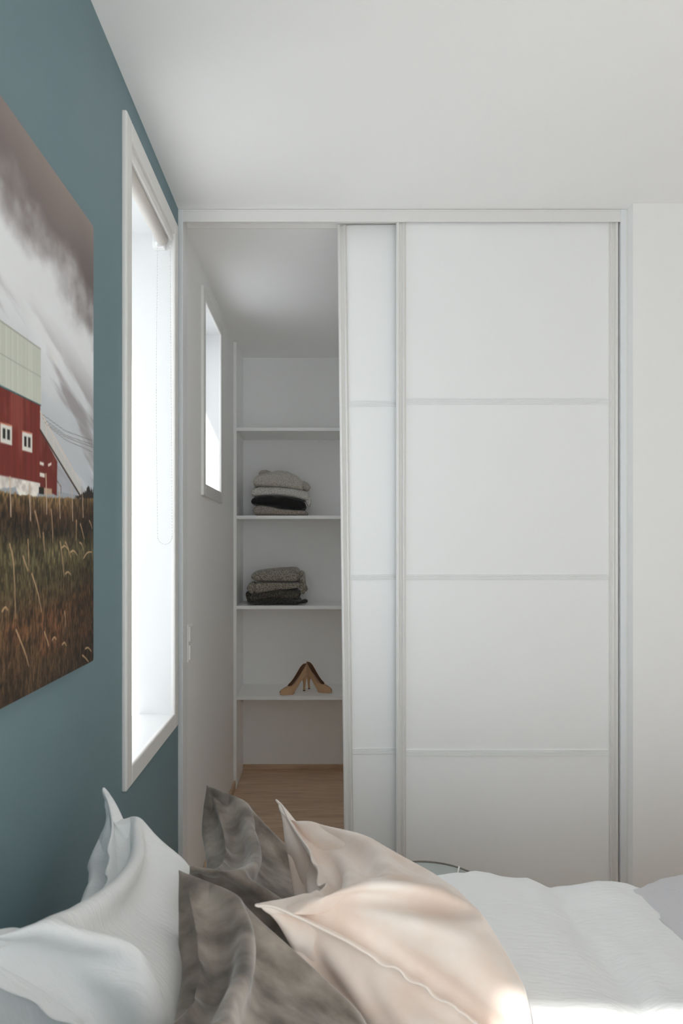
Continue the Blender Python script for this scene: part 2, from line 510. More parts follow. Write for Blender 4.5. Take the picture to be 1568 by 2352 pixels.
# ------------------------------------------------------------------ canvas print on the blue wall
CX = WX + 0.017                  # print face
CY0, CY1, CZ0, CZ1 = 0.30, 1.3255, 1.0895, 1.932
def pw(px, py):                  # a point of the print measured in the photograph -> metres on the print (y along wall, z)
    s = (PPX - px) / (-CX)
    return F / s, EYE + (PPY - py) / s

def paint_print(Yg, Zg):
    shp = Yg.shape
    col = np.zeros(shp + (3,))
    def put(mask, c):
        mask = np.clip(mask, 0, 1)[..., None]
        col[:] = col * (1 - mask) + np.asarray(c) * mask
    def C(*c): return np.array(c, float)
    AA = 0.0011
    def half(p, q):              # signed distance, positive on the left of p->q
        (x0, y0), (x1, y1) = p, q
        L = math.hypot(x1 - x0, y1 - y0)
        return ((x1 - x0) * (Zg - y0) - (y1 - y0) * (Yg - x0)) / L
    def poly(pts_px, c, var=None):
        p = [pw(*a) for a in pts_px]
        ar = sum(p[i][0] * p[(i + 1) % len(p)][1] - p[(i + 1) % len(p)][0] * p[i][1] for i in range(len(p)))
        if ar < 0: p = p[::-1]
        m = np.full(shp, 1e9)
        for i in range(len(p)): m = np.minimum(m, half(p[i], p[(i + 1) % len(p)]))
        put(sstep(-AA, AA, m), c if var is None else var)
    y1d, z1d = Yg[0], Zg[:, 0]
    def stroke(pts_px, w0, w1, c, alpha=1.0, raw=False):
        p = pts_px if raw else [pw(*a) for a in pts_px]
        mg = max(w0, w1) + 0.003
        xs_ = [q[0] for q in p]; zs_ = [q[1] for q in p]
        i0, i1 = np.searchsorted(y1d, min(xs_) - mg), np.searchsorted(y1d, max(xs_) + mg)
        j0, j1 = np.searchsorted(z1d, min(zs_) - mg), np.searchsorted(z1d, max(zs_) + mg)
        if i1 <= i0 or j1 <= j0: return
        Yw, Zw = Yg[j0:j1, i0:i1], Zg[j0:j1, i0:i1]
        best = np.zeros(Yw.shape)
        for i in range(len(p) - 1):
            (x0, y0), (x1, y1) = p[i], p[i + 1]
            dx, dy = x1 - x0, y1 - y0
            L2 = dx * dx + dy * dy + 1e-12
            t = np.clip(((Yw - x0) * dx + (Zw - y0) * dy) / L2, 0, 1)
            dist = np.hypot(Yw - x0 - t * dx, Zw - y0 - t * dy)
            wd = w0 + (w1 - w0) * (i + t) / (len(p) - 1)
            best = np.maximum(best, 1 - sstep(wd - AA * 0.7, wd + AA * 0.7, dist))
        m_ = np.clip(best * alpha, 0, 1)[..., None]
        col[j0:j1, i0:i1] = col[j0:j1, i0:i1] * (1 - m_) + np.asarray(c) * m_
    # --- sky
    yy, zz = Yg, Zg
    # a slanting coordinate: bands fall towards the right edge of the print
    b0 = pw(0, 480); b1 = pw(212, 770)
    bx0 = pw(0, 215); bx1 = pw(212, 520)
    zb = b0[1] + (b1[1] - b0[1]) * (yy - b0[0]) / (b1[0] - b0[0])
    n1 = fbm(yy * 9, zz * 14, 3, 4) - 0.5
    n2 = fbm(yy * 22 + zz * 9, zz * 26 - yy * 14, 8, 4) - 0.5
    base = C(186, 190, 194) * np.ones(shp + (3,))
    col[:] = base
    dd = zz - zb                                       # metres above the edge of the dark cloud
    put(sstep(-0.02, -0.12, dd + 0.06 * n1) * 0 + sstep(-0.26, -0.07, dd + 0.10 * n1), C(222, 224, 226))
    tsun = sstep(-0.03, 0.10, dd + 0.10 * n1 + 0.05 * n2)
    dark = C(112, 102, 101) + (C(168, 152, 143) - C(112, 102, 101)) * (sstep(0.03, 0.30, dd + 0.03 * n1) * 0.95)[..., None]
    put(tsun, dark)
    far = sstep(1.16, 1.32, yy)
    put(tsun * far * sstep(0.30, 0.05, dd) * 0.55, C(92, 84, 84))
    # grey streaks low at the right
    low = sstep(-0.05, -0.16, dd)
    st = fbm(yy * 5 - zz * 2, (zz + 0.36 * yy) * 26, 21, 4)
    put(low * sstep(0.40, 0.62, st) * 0.85, C(146, 141, 143))
    put(low * sstep(0.60, 0.74, fbm(yy * 7 - zz * 3, (zz + 0.36 * yy) * 34, 31, 4)) * 0.6, C(226, 221, 217))
    put(sstep(pw(100, 1000)[1], pw(100, 1120)[1], zz) * 0.5, C(176, 186, 196))
    # --- wires
    for a, b, c in (((92, 948), (150, 990), (212, 1012)), ((92, 956), (150, 1000), (212, 1021)), ((92, 962), (150, 1004), (212, 1027)), ((92, 964), (150, 1010), (212, 1038))):
        stroke([a, b, c], 0.0006, 0.0006, C(95, 92, 92), 0.7)
    # --- far hills, trees
    hz = pw(150, 1128)[1]
    put(sstep(hz - 0.002, hz - 0.005, zz) , C(150, 155, 160))
    tr_ = hz - 0.004 + 0.022 * sstep(pw(178, 1100)[0], pw(205, 1100)[0], yy) * (0.4 + fbm(yy * 260, zz * 0, 5, 3))
    put(sstep(AA, -AA, zz - tr_) * sstep(pw(170, 1100)[0], pw(178, 1100)[0], yy), C(42, 36, 32))
    # --- grass field
    gy = [pw(0, 1128), pw(92, 1141), pw(212, 1146)]
    gz = np.interp(yy, [0.3, gy[0][0], gy[1][0], gy[2][0]], [gy[0][1] + 0.02, gy[0][1], gy[1][1], gy[2][1]])
    v = (gz - zz)                                      # depth below the field's upper edge
    g_noise = sstep(0.22, 0.78, fbm(yy * 260, zz * 90, 41, 3))
    g_big = fbm(yy * 14, zz * 24, 44, 3)
    k = [0, 0.03, 0.055, 0.09, 0.14, 0.20, 0.27, 0.36, 0.6]
    cs = np.array([(124, 100, 66), (70, 50, 34), (58, 47, 32), (96, 88, 60), (76, 66, 44), (90, 64, 42), (62, 47, 33), (46, 37, 28), (30, 25, 22)], float)
    gcol = np.stack([np.interp(v, k, cs[:, i]) for i in range(3)], -1)
    gcol = gcol * (0.30 + 0.75 * g_noise + 0.45 * g_big)[..., None]
    rightdark = 1 - 0.28 * sstep(1.10, 1.32, yy)
    gcol = gcol * rightdark[..., None]
    og = sstep(0.5, 0.75, fbm(yy * 10 + 3, zz * 20, 57, 3)) * sstep(0.15, 0.19, v) * sstep(0.30, 0.24, v)
    gcol = gcol * (1 - og[..., None] * 0.4) + C(126, 76, 48) * (0.4 + 0.8 * g_noise)[..., None] * og[..., None] * 0.4
    put(sstep(-AA, AA, v + 0.004 * (g_noise - 0.5)), gcol)
    # --- barn
    sid = fbm(yy * 420, zz * 6, 61, 3)
    red = C(112, 42, 34) * (0.80 + 0.4 * sid)[..., None]
    weather = sstep(0.62, 0.8, fbm(yy * 40, zz * 12, 66, 3)) * 0.35
    red = red * (1 - weather[..., None]) + C(160, 100, 85) * weather[..., None]
    poly([(-260, 765), (0, 885), (92.5, 929), (91.5, 1110), (0, 1092), (-260, 1040)], None, red)
    poly([(91, 985), (131.5, 1060), (130.5, 1139), (91, 1118)], None, red * 0.9)
    roof = C(190, 194, 182) * (0.94 + 0.12 * fbm(yy * 300, zz * 5, 71, 2))[..., None]
    poly([(-260, 540), (0, 734), (93.6, 801), (94.6, 931), (0, 886), (-260, 762)], None, roof)
    stroke([(-260, 762), (0, 886), (94, 931)], 0.0011, 0.0011, C(55, 92, 98))
    stroke([(-260, 545), (0, 736), (93, 802)], 0.0012, 0.0012, C(150, 150, 140), 0.8)
    stroke([(0, 811), (94, 866)], 0.0007, 0.0007, C(150, 152, 142), 0.8)
    for px in (37, 63): stroke([(px, 770), (px, 905)], 0.0005, 0.0005, C(168, 170, 160), 0.8)
    def bwin(x0, x1, y0, y1, sl):
        poly([(x0, y0), (x1, y0 + sl), (x1, y1 + sl), (x0, y1)], C(214, 212, 204))
        w_ = x1 - x0; h_ = y1 - y0
        for u0, u1 in ((0.19, 0.44), (0.58, 0.83)):
            xa, xb = x0 + u0 * w_, x0 + u1 * w_
            poly([(xa, y0 + 0.22 * h_ + sl * u0), (xb, y0 + 0.22 * h_ + sl * u1), (xb, y1 - 0.24 * h_ + sl * u1), (xa, y1 - 0.24 * h_ + sl * u0)], C(38, 36, 36))
        stroke([(x0, y0 - 1), (x1, y0 + sl - 1)], 0.0011, 0.0011, C(190, 120, 95))
    bwin(1, 27.5, 972, 1016, 7)
    bwin(51, 74, 991, 1034, 6)
    for (x0, x1, y0, y1) in ((91.5, 100.5, 1060, 1067), (91.5, 102.5, 1085, 1094)):
        poly([(x0, y0), (x1, y0 + 3), (x1, y1 + 3), (x0, y1)], C(220, 214, 205))
    poly([(110, 1066), (118, 1062), (118, 1068), (111, 1072)], C(214, 200, 190))
    # whitewashed stone foot, patchy
    fn = fbm(yy * 90, zz * 120, 81, 3)
    ftop = np.interp(yy, [pw(-260, 1040)[0], pw(0, 1092)[0], pw(91, 1110)[0]], [pw(-260, 1040)[1], pw(0, 1092)[1], pw(91, 1110)[1]])
    fbot = np.interp(yy, [pw(0, 1126)[0], pw(35, 1122)[0], pw(45, 1138)[0], pw(85, 1142)[0], pw(92, 1122)[0]],
                     [pw(0, 1122)[1], pw(35, 1118)[1], pw(45, 1136)[1], pw(85, 1138)[1], pw(92, 1124)[1]])
    stone = (sstep(-AA, AA, ftop - zz) * sstep(-AA, AA, zz - fbot + 0.006 * (fn - 0.5)) * sstep(AA, -AA, yy - pw(92, 1100)[0]))
    put(stone, (C(222, 216, 208) * (0.72 + 0.42 * fn)[..., None]).clip(0, 245))
    poly([(101, 1120), (119, 1123), (119, 1137), (101, 1135)], C(176, 150, 128))
    poly([(89, 1118), (101, 1120), (101, 1136), (89, 1134)], C(36, 32, 26))
    # outside ramp with railings
    poly([(92.5, 952), (185, 1116), (186, 1142), (92.5, 985)], C(196, 196, 194))
    for f_ in (0.25, 0.5, 0.75):
        stroke([(92.5, 952 + 33 * f_), (185.5, 1116 + 26 * f_)], 0.0006, 0.0006, C(168, 162, 156), 0.8)
    stroke([(92.5, 946), (185, 1110)], 0.0014, 0.0012, C(214, 196, 180))
    for t_ in (0.15, 0.33, 0.6, 0.8, 1.0):
        x_ = 92.5 + 92.5 * t_
        stroke([(x_, 946 + 164 * t_), (x_, 987 + 158 * t_)], 0.0009, 0.0009, C(212, 198, 184))
    stroke([(92.5, 988), (190, 1148)], 0.0021, 0.0024, C(62, 46, 38))
    stroke([(131, 1104), (140, 1118), (140, 1132)], 0.0011, 0.0011, C(90, 70, 58))
    # fence posts
    for (x_, a, b) in ((24, 1096, 1186), (69, 1110, 1196), (106.5, 1089, 1180), (137, 1110, 1190), (166, 1118, 1196), (190, 1125, 1188)):
        stroke([(x_ - 1, a), (x_ + 1, b)], 0.0017 if x_ < 110 else 0.0011, 0.0013, C(196, 172, 148))
    # --- blades and seed heads of the meadow
    rg = random.Random(12)
    for i in range(1500):
        px = rg.uniform(-70, 211); t_ = rg.random() ** 0.8
        py = 1200 + t_ * 405 + (0 if px > 0 else -px * 0.5)
        ln = rg.uniform(12, 75) * (0.35 + 0.75 * t_)
        bend = rg.uniform(-8, 8)
        sh = rg.choice((C(150, 116, 84), C(120, 92, 62), C(96, 78, 54), C(170, 134, 100), C(30, 25, 20), C(34, 28, 22), C(24, 21, 18)))
        stroke([(px, py), (px + bend * 0.4, py - ln * 0.5), (min(px + bend, 211.5), py - ln)], 0.0007, 0.0003, sh, rg.uniform(0.2, 0.6))
    heads = [[(22, 1250), (30, 1280), (33, 1330), (36, 1420)], [(64, 1240), (66, 1275), (66, 1300)], [(80, 1174), (88, 1205), (92, 1235)],
             [(117, 1170), (120, 1200), (121, 1245)], [(99, 1224), (101, 1250), (102, 1268)], [(53, 1278), (57, 1292), (64, 1310)],
             [(73, 1318), (82, 1345), (90, 1375), (95, 1405)], [(138, 1245), (142, 1275), (147, 1325)], [(150, 1245), (156, 1258), (162, 1280)],
             [(142, 1258), (148, 1252), (156, 1262)], [(162, 1268), (169, 1263), (177, 1275)], [(150, 1318), (156, 1312), (162, 1320)],
             [(37, 1447), (48, 1475), (58, 1500), (66, 1530)], [(175, 1195), (175, 1215), (174, 1240)], [(184, 1203), (189, 1220), (193, 1238)],
             [(205, 1196), (209, 1205), (211, 1214)], [(183, 1246), (188, 1250), (191, 1264)], [(192, 1282), (200, 1268), (210, 1268)],
             [(5, 1404), (12, 1392), (18, 1402)], [(120, 1470), (124, 1462), (129, 1468)], [(143, 1480), (148, 1474), (152, 1484)],
             [(102, 1452), (108, 1470), (112, 1484)], [(148, 1405), (150, 1420), (149, 1440)], [(196, 1490), (202, 1486), (209, 1496)], [(189, 1505), (196, 1511), (203, 1520)]]
    def smooth(p):
        for _ in range(2):
            q = [p[0]]
            for a_, b_ in zip(p[:-1], p[1:]):
                q += [(a_[0] * 0.75 + b_[0] * 0.25, a_[1] * 0.75 + b_[1] * 0.25), (a_[0] * 0.25 + b_[0] * 0.75, a_[1] * 0.25 + b_[1] * 0.75)]
            p = q + [p[-1]]
        return p
    for hd in heads:
        e_ = hd[-1]
        stroke(smooth([e_, (e_[0] + rg.uniform(-1, 4), e_[1] + 40), (e_[0] + rg.uniform(-2, 6), e_[1] + rg.uniform(70, 120))]), 0.0007, 0.0004, C(140, 110, 80), 0.5)
        stroke(smooth(hd), 0.0019, 0.0008, C(190, 154, 118), 0.75)
        stroke(smooth([(a_ + 0.8, b_) for a_, b_ in hd]), 0.0007, 0.0005, C(222, 190, 150), 0.6)
    col[:] = np.clip(col, 0, 250)
    return col

def build_canvas():
    R = 0.006
    ys = np.concatenate([np.linspace(CY0, 0.90, 110)[:-1], np.linspace(0.90, CY1, 290)])
    zs = np.linspace(CZ0, CZ1, 560)
    Yg, Zg = np.meshgrid(ys, zs)
    c = paint_print(Yg, Zg)
    cl = c / 255.0
    cl = np.where(cl <= 0.04045, cl / 12.92, ((cl + 0.055) / 1.055) ** 2.4)
    cl = np.clip(cl * 1.18, 0, 0.92)
    ny, nx = Yg.shape
    # rounded corners of the sheet
    Y2, Z2 = Yg.copy(), Zg.copy()
    for (cy, sy) in ((CY0, 1), (CY1, -1)):
        for (cz, sz) in ((CZ0, 1), (CZ1, -1)):
            dy = (Yg - cy) * sy; dz = (Zg - cz) * sz
            m = (dy < R) & (dz < R)
            vy, vz = R - dy, R - dz
            L = np.maximum(np.hypot(vy, vz), 1e-9); mx = np.maximum(vy, vz)
            Y2[m] = (cy + sy * (R - vy * mx / L))[m]; Z2[m] = (cz + sz * (R - vz * mx / L))[m]
    co = np.stack([np.full(ny * nx, CX), Y2.ravel(), Z2.ravel()], -1)
    idx = np.arange(ny * nx).reshape(ny, nx)
    q = np.stack([idx[:-1, :-1], idx[:-1, 1:], idx[1:, 1:], idx[1:, :-1]], -1).reshape(-1, 4)
    me = bpy.data.meshes.new('print')
    me.vertices.add(len(co)); me.vertices.foreach_set('co', co.ravel())
    me.loops.add(q.size); me.loops.foreach_set('vertex_index', q.ravel())
    me.polygons.add(len(q)); me.polygons.foreach_set('loop_start', np.arange(0, q.size, 4)); me.polygons.foreach_set('loop_total', np.full(len(q), 4))
    me.update(calc_edges=True); me.validate()
    at = me.color_attributes.new('print_ink', 'FLOAT_COLOR', 'POINT')
    at.data.foreach_set('color', np.concatenate([cl.reshape(-1, 3), np.ones((ny * nx, 1))], 1).astype(np.float32).ravel())
    m = bpy.data.materials.new('printed_canvas'); m.use_nodes = True
    nt = m.node_tree; b = nt.nodes['Principled BSDF']; b.inputs['Roughness'].default_value = 0.6; b.inputs['Specular IOR Level'].default_value = 0.25
    a = nt.nodes.new('ShaderNodeVertexColor'); a.layer_name = 'print_ink'
    nt.links.new(a.outputs['Color'], b.inputs['Base Color'])
    root = empty('canvas_print', (WX, (CY0 + CY1) / 2, CZ0))
    tag(root, 'large photo print of a red barn under storm clouds hung on the blue wall', 'picture')
    link_mesh('print', me, m, root)
    box('backing_board', (CX - 0.0125, CX - 0.0004, CY0 + 0.001, CY1 - 0.001, CZ0 + 0.001, CZ1 - 0.001), mat('print_backing', (0.05, 0.045, 0.04), 0.6), root, bevel=0.004)
    box('hanger_batten', (WX, CX - 0.012, CY0 + 0.15, CY1 - 0.15, CZ1 - 0.16, CZ1 - 0.10), mat('hanger_wood', (0.3, 0.2, 0.12), 0.6), root)
build_canvas()

# ------------------------------------------------------------------ bed
BX0, BX1, BY0, BY1 = -0.43, 1.62, 0.03, 1.60
bed = empty('bed', (0.6, 0.8, 0)); tag(bed, 'upholstered bed base under the white mattress', 'bed')
box('base', (BX0, BX1 - 0.02, BY0 + 0.02, BY1 - 0.02, 0.12, 0.30), M['bed_dark'], bed, bevel=0.015)
for x_ in (BX0 + 0.08, BX1 - 0.14):
    for y_ in (BY0 + 0.08, BY1 - 0.14):
        box('leg', (x_, x_ + 0.06, y_, y_ + 0.06, 0, 0.125), M['bed_dark'], bed, bevel=0.005)
tag(box('mattress', (BX0, BX1 - 0.01, BY0 + 0.01, BY1 - 0.01, 0.3005, 0.457), M['mattress'], bevel=0.03, seg=3), 'white mattress lying on the bed base', 'mattress')

def build_duvet():
    # top sheet follows the mattress, rolls over the far, near and foot edges
    X0, X1 = -0.12, 1.66
    nx, ny = 210, 190
    us = np.linspace(0, 1, nx); vs = np.linspace(0, 1, ny)
    U, Vv = np.meshgrid(us, vs)
    drop = 0.24
    width = (BY1 - BY0) + 0.06
    s = -drop + Vv * (width + 2 * drop)            # arc length across the bed
    r = 0.065
    def roll(s, L):
        # returns (pos, dz) for a sheet lying on [0,L] and hanging over both ends with rounded shoulders
        pos = np.clip(s, 0, L).astype(float); dz = np.zeros_like(s)
        for sign in (0, 1):
            e = (-s) if sign == 0 else (s - L)
            e = e + r * 0.9
            a = np.clip(e / r, 0, math.pi / 2)
            on = e > 0
            px = r * np.sin(a) - r * 0.9; pz = -(r - r * np.cos(a)) - np.maximum(e - r * math.pi / 2, 0)
            pos = np.where(on, (-px) if sign == 0 else (L + px), pos)
            dz = np.where(on, pz, dz)
        return pos, dz
    py, dzy = roll(s, width)
    yy = BY0 - 0.03 + py
    t = U * (X1 - X0 + drop)
    L = X1 - X0
    e = t - L + r * 0.9
    a = np.clip(e / r, 0, math.pi / 2)
    xx = np.where(e > 0, X0 + L + r * np.sin(a) - r * 0.9, X0 + t)
    dzx = np.where(e > 0, -(r - r * np.cos(a)) - np.maximum(e - r * math.pi / 2, 0), 0)
    topz = np.interp(xx, [-0.2, 0.1, 0.27, 0.40, 0.49, 0.545, 0.60, 0.655, 0.72, 0.83, 1.1, 1.7],
                         [0.540, 0.550, 0.552, 0.547, 0.538, 0.514, 0.524, 0.530, 0.524, 0.493, 0.493, 0.49])
    flat = np.interp(xx, [-0.2, 0.49, 0.555, 0.60, 0.9, 1.7], [0.545, 0.553, 0.517, 0.551, 0.54, 0.52])
    k = sstep(0.95, 1.5, yy)
    z = flat * (1 - k) + topz * k
    w = (fbm(xx * 5 + yy * 2, yy * 7 - xx * 3, 5, 3) - 0.5) * 0.016 + (fbm(xx * 16 + yy * 5, yy * 7 - xx * 12, 9, 3) - 0.5) * 0.014
    # long shallow creases slanting over the cover
    cr = np.sin((yy * 1.0 - xx * 0.9) * 34 + 5 * fbm(xx * 3, yy * 3, 13, 2)) * 0.0065 * sstep(0.35, 0.75, fbm(xx * 4, yy * 4, 15, 2))
    z = z + w + cr + dzy + dzx - 0.055 * (1 - sstep(X0, X0 + 0.09, xx))
    hang = (np.minimum(dzy, dzx) < -0.05)
    yy = yy + np.where(dzy < -0.05, (fbm(xx * 9, z * 4, 23, 2) - 0.5) * 0.03, 0)
    co = np.stack([xx, yy, z], -1).reshape(-1, 3)
    idx = np.arange(nx * ny).reshape(ny, nx)
    q = np.stack([idx[:-1, :-1], idx[:-1, 1:], idx[1:, 1:], idx[1:, :-1]], -1).reshape(-1, 4)
    o = pydata('duvet', co, q, M['duvet'], None, True)
    so = o.modifiers.new('thickness', 'SOLIDIFY'); so.thickness = 0.03; so.offset = -1
    tag(o, 'plump white duvet spread over the bed with a long crease', 'duvet')
    return o
duvet = build_duvet()

# ------------------------------------------------------------------ contact: soft things press against each other instead of passing through
from mathutils.bvhtree import BVHTree
def meshes_of(o):
    return [o] if o.type == 'MESH' else [c for c in o.children if c.type == 'MESH']
def tree_of(me):
    bm = bmesh.new(); bm.from_mesh(me)
    bmesh.ops.recalc_face_normals(bm, faces=bm.faces)
    t = BVHTree.FromBMesh(bm); bm.free()
    return t
def push_out(soft, hard, d, keep=0.0015):
    """vertices of soft that lie inside hard slide along d to hard's surface (and stay a hair inside, so the two touch)"""
    d = Vector(d).normalized()
    for hm in meshes_of(hard):
        if hm.name.startswith('flange'): continue
        t = tree_of(hm.data)
        co = [v.co for v in hm.data.vertices]
        lo = [min(c[k] for c in co) for k in range(3)]; hi = [max(c[k] for c in co) for k in range(3)]
        for sm in meshes_of(soft):
            for v in sm.data.vertices:
                if any(v.co[k] < lo[k] or v.co[k] > hi[k] for k in range(3)): continue
                p, n = Vector(v.co), 0
                last = None
                while n < 12:
                    hit = t.ray_cast(p, d)
                    if hit[0] is None: break
                    n += 1; last = last or hit[0]
                    p = hit[0] + d * 1e-5
                if n % 2 == 1: v.co = last - d * keep
            sm.data.update()
duvet_tree = BVHTree.FromPolygons([v.co for v in duvet.data.vertices], [p.vertices for p in duvet.data.polygons])
def settle(o, sink=0.004):
    """flatten the underside of a soft thing where it rests on the duvet or the mattress, and its back where it leans on the wall"""
    for m_ in meshes_of(o):
        for v in m_.data.vertices:
            h_ = duvet_tree.ray_cast(Vector((v.co.x, v.co.y, 1.6)), Vector((0, 0, -1)))[0]
            zt = h_.z if h_ is not None else (0.457 if v.co.x < -0.05 else None)
            if zt is not None and v.co.z < zt - sink: v.co.z = zt - sink
            if v.co.x < WX + 0.003: v.co.x = WX + 0.003
        m_.data.update()

# ------------------------------------------------------------------ soft furnishings: inflate two sewn sheets
def sim_cushion(w, h, n, fill, flange=1, chop=0.0, chop_r=0.03, chop_x=0.0, steps=230, iters=5, seed=0, sag=0.5, pinch=0.0):
    """two sewn sheets blown up to a share (fill) of the fullest volume, then struck along the top edge"""
    rs = np.random.RandomState(seed)
    nx = n; ny = max(8, int(round(n * h / w)))
    x = np.linspace(-w / 2, w / 2, nx); y = np.linspace(-h / 2, h / 2, ny)
    Xg, Yg = np.meshgrid(x, y)
    P = np.zeros((2, ny, nx, 3))
    P[..., 0] = Xg; P[..., 1] = Yg
    dome = (1 - (2 * Xg / w) ** 2) * (1 - (2 * Yg / h) ** 2)
    P[0, ..., 2] = 0.02 * dome; P[1, ..., 2] = -0.02 * dome
    for k in range(2):
        P[k, ..., 2] += dome * 0.016 * (fbm(Xg * 26 + 7.7 * seed + 50 * k, Yg * 26 + 3.3 * seed, seed + k, 3) - 0.5)
    rx, ry = w / (nx - 1), h / (ny - 1)
    rd = math.hypot(rx, ry)
    I, J = np.meshgrid(np.arange(nx), np.arange(ny))
    bd = np.minimum(np.minimum(I, nx - 1 - I), np.minimum(J, ny - 1 - J))
    weld = bd < flange
    vel = np.zeros_like(P)
    a_, b_ = min(w, h), max(w, h)
    V0 = fill * a_ ** 3 * (b_ / (math.pi * a_) - 0.142 * (1 - 10 ** (-b_ / a_)))
    def con(A, B, rest, kt, kc):
        d = B - A
        L = np.sqrt((d * d).sum(-1, keepdims=True)) + 1e-9
        k = np.where(L > rest, kt, kc)
        c = d * (0.5 * k * (L - rest) / L)
        A += c; B -= c
    dt = 0.016
    for st in range(steps):
        gx = np.gradient(P, axis=2); gy = np.gradient(P, axis=1)
        N = np.cross(gx, gy); N[1] *= -1
        vol = abs((P * N).sum() / 3.0)
        p = 160.0 * np.clip(V0 / max(vol, 1e-5) - 1.0, -0.6, 1.0)
        an = N / (rx * ry)
        hyd = 1.0 + sag * np.clip(-P[..., 1:2] / (0.5 * h), -1, 1)       # the filling settles towards the bottom
        vel += dt * (p * an * 0.25 + 6.0 * (hyd - 1.0) * an * 0.25)
        if pinch:                                                        # corners are poked out
            for ci, sx_ in ((slice(0, 4), -1), (slice(nx - 4, nx), 1)):
                vel[:, ny - 4:, ci, 0] += dt * pinch * sx_ * 0.7; vel[:, ny - 4:, ci, 1] += dt * pinch
        vel *= 0.93
        Q = P + dt * vel
        if chop > 0:
            cy = h / 2 + chop_r - chop * min(1.0, st / (steps * 0.6))
        for it in range(iters):
            for s in (0, 1):
                a = Q[:, :, s:nx - 1:2]; b = Q[:, :, s + 1:nx:2]; m_ = min(a.shape[2], b.shape[2]); con(a[:, :, :m_], b[:, :, :m_], rx, 0.98, 0.8)
                a = Q[:, s:ny - 1:2]; b = Q[:, s + 1:ny:2]; m_ = min(a.shape[1], b.shape[1]); con(a[:, :m_], b[:, :m_], ry, 0.98, 0.8)
            for s in (0, 1):
                a = Q[:, s:ny - 1:2, :-1]; b = Q[:, s + 1:ny:2, 1:]; m_ = min(a.shape[1], b.shape[1]); con(a[:, :m_], b[:, :m_], rd, 0.30, 0.12)
                a = Q[:, s:ny - 1:2, 1:]; b = Q[:, s + 1:ny:2, :-1]; m_ = min(a.shape[1], b.shape[1]); con(a[:, :m_], b[:, :m_], rd, 0.30, 0.12)
            a = Q[:, :, :-3]; b = Q[:, :, 3:]; con(a[:, :, it % 4::4], b[:, :, it % 4::4], rx * 3, 0.0, 0.09)
            a = Q[:, :-3]; b = Q[:, 3:]; con(a[:, it % 4::4], b[:, it % 4::4], ry * 3, 0.0, 0.09)
            mean = 0.5 * (Q[0] + Q[1])
            Q[0][weld] = mean[weld]; Q[1][weld] = mean[weld]
            # the two sheets never cross
            gap = Q[0, ..., 2] - Q[1, ..., 2]
            fix = np.where((gap < 0.003) & ~weld, (0.003 - gap) * 0.5, 0)
            Q[0, ..., 2] += fix; Q[1, ..., 2] -= fix
            if chop > 0:
                dx = Q[..., 0] - chop_x; dy = Q[..., 1] - cy
                wr = chop_r * (1 + np.clip(dy, 0, 1) * 3.0)               # a wedge that opens upwards
                rr = np.where(dy > 0, np.abs(dx), np.hypot(dx, dy))
                inside = rr < wr
                if inside.any():
                    f = wr / np.maximum(rr, 1e-5)
                    up = dy > 0
                    nxp = np.where(up, np.sign(dx + 1e-9) * wr + chop_x, chop_x + dx * f)
                    nyp = np.where(up, Q[..., 1], cy + dy * f)
                    Q[..., 0] = np.where(inside, nxp, Q[..., 0]); Q[..., 1] = np.where(inside, nyp, Q[..., 1])
        vel = (Q - P) / dt
        P = Q
    for _ in range(2):                                                   # calm the solver's noise
        S = P.copy()
        S[:, 1:-1, 1:-1] = 0.5 * P[:, 1:-1, 1:-1] + 0.125 * (P[:, :-2, 1:-1] + P[:, 2:, 1:-1] + P[:, 1:-1, :-2] + P[:, 1:-1, 2:])
        mean = 0.5 * (S[0] + S[1]); S[0][weld] = mean[weld]; S[1][weld] = mean[weld]
        P = S
    return P, weld, bd

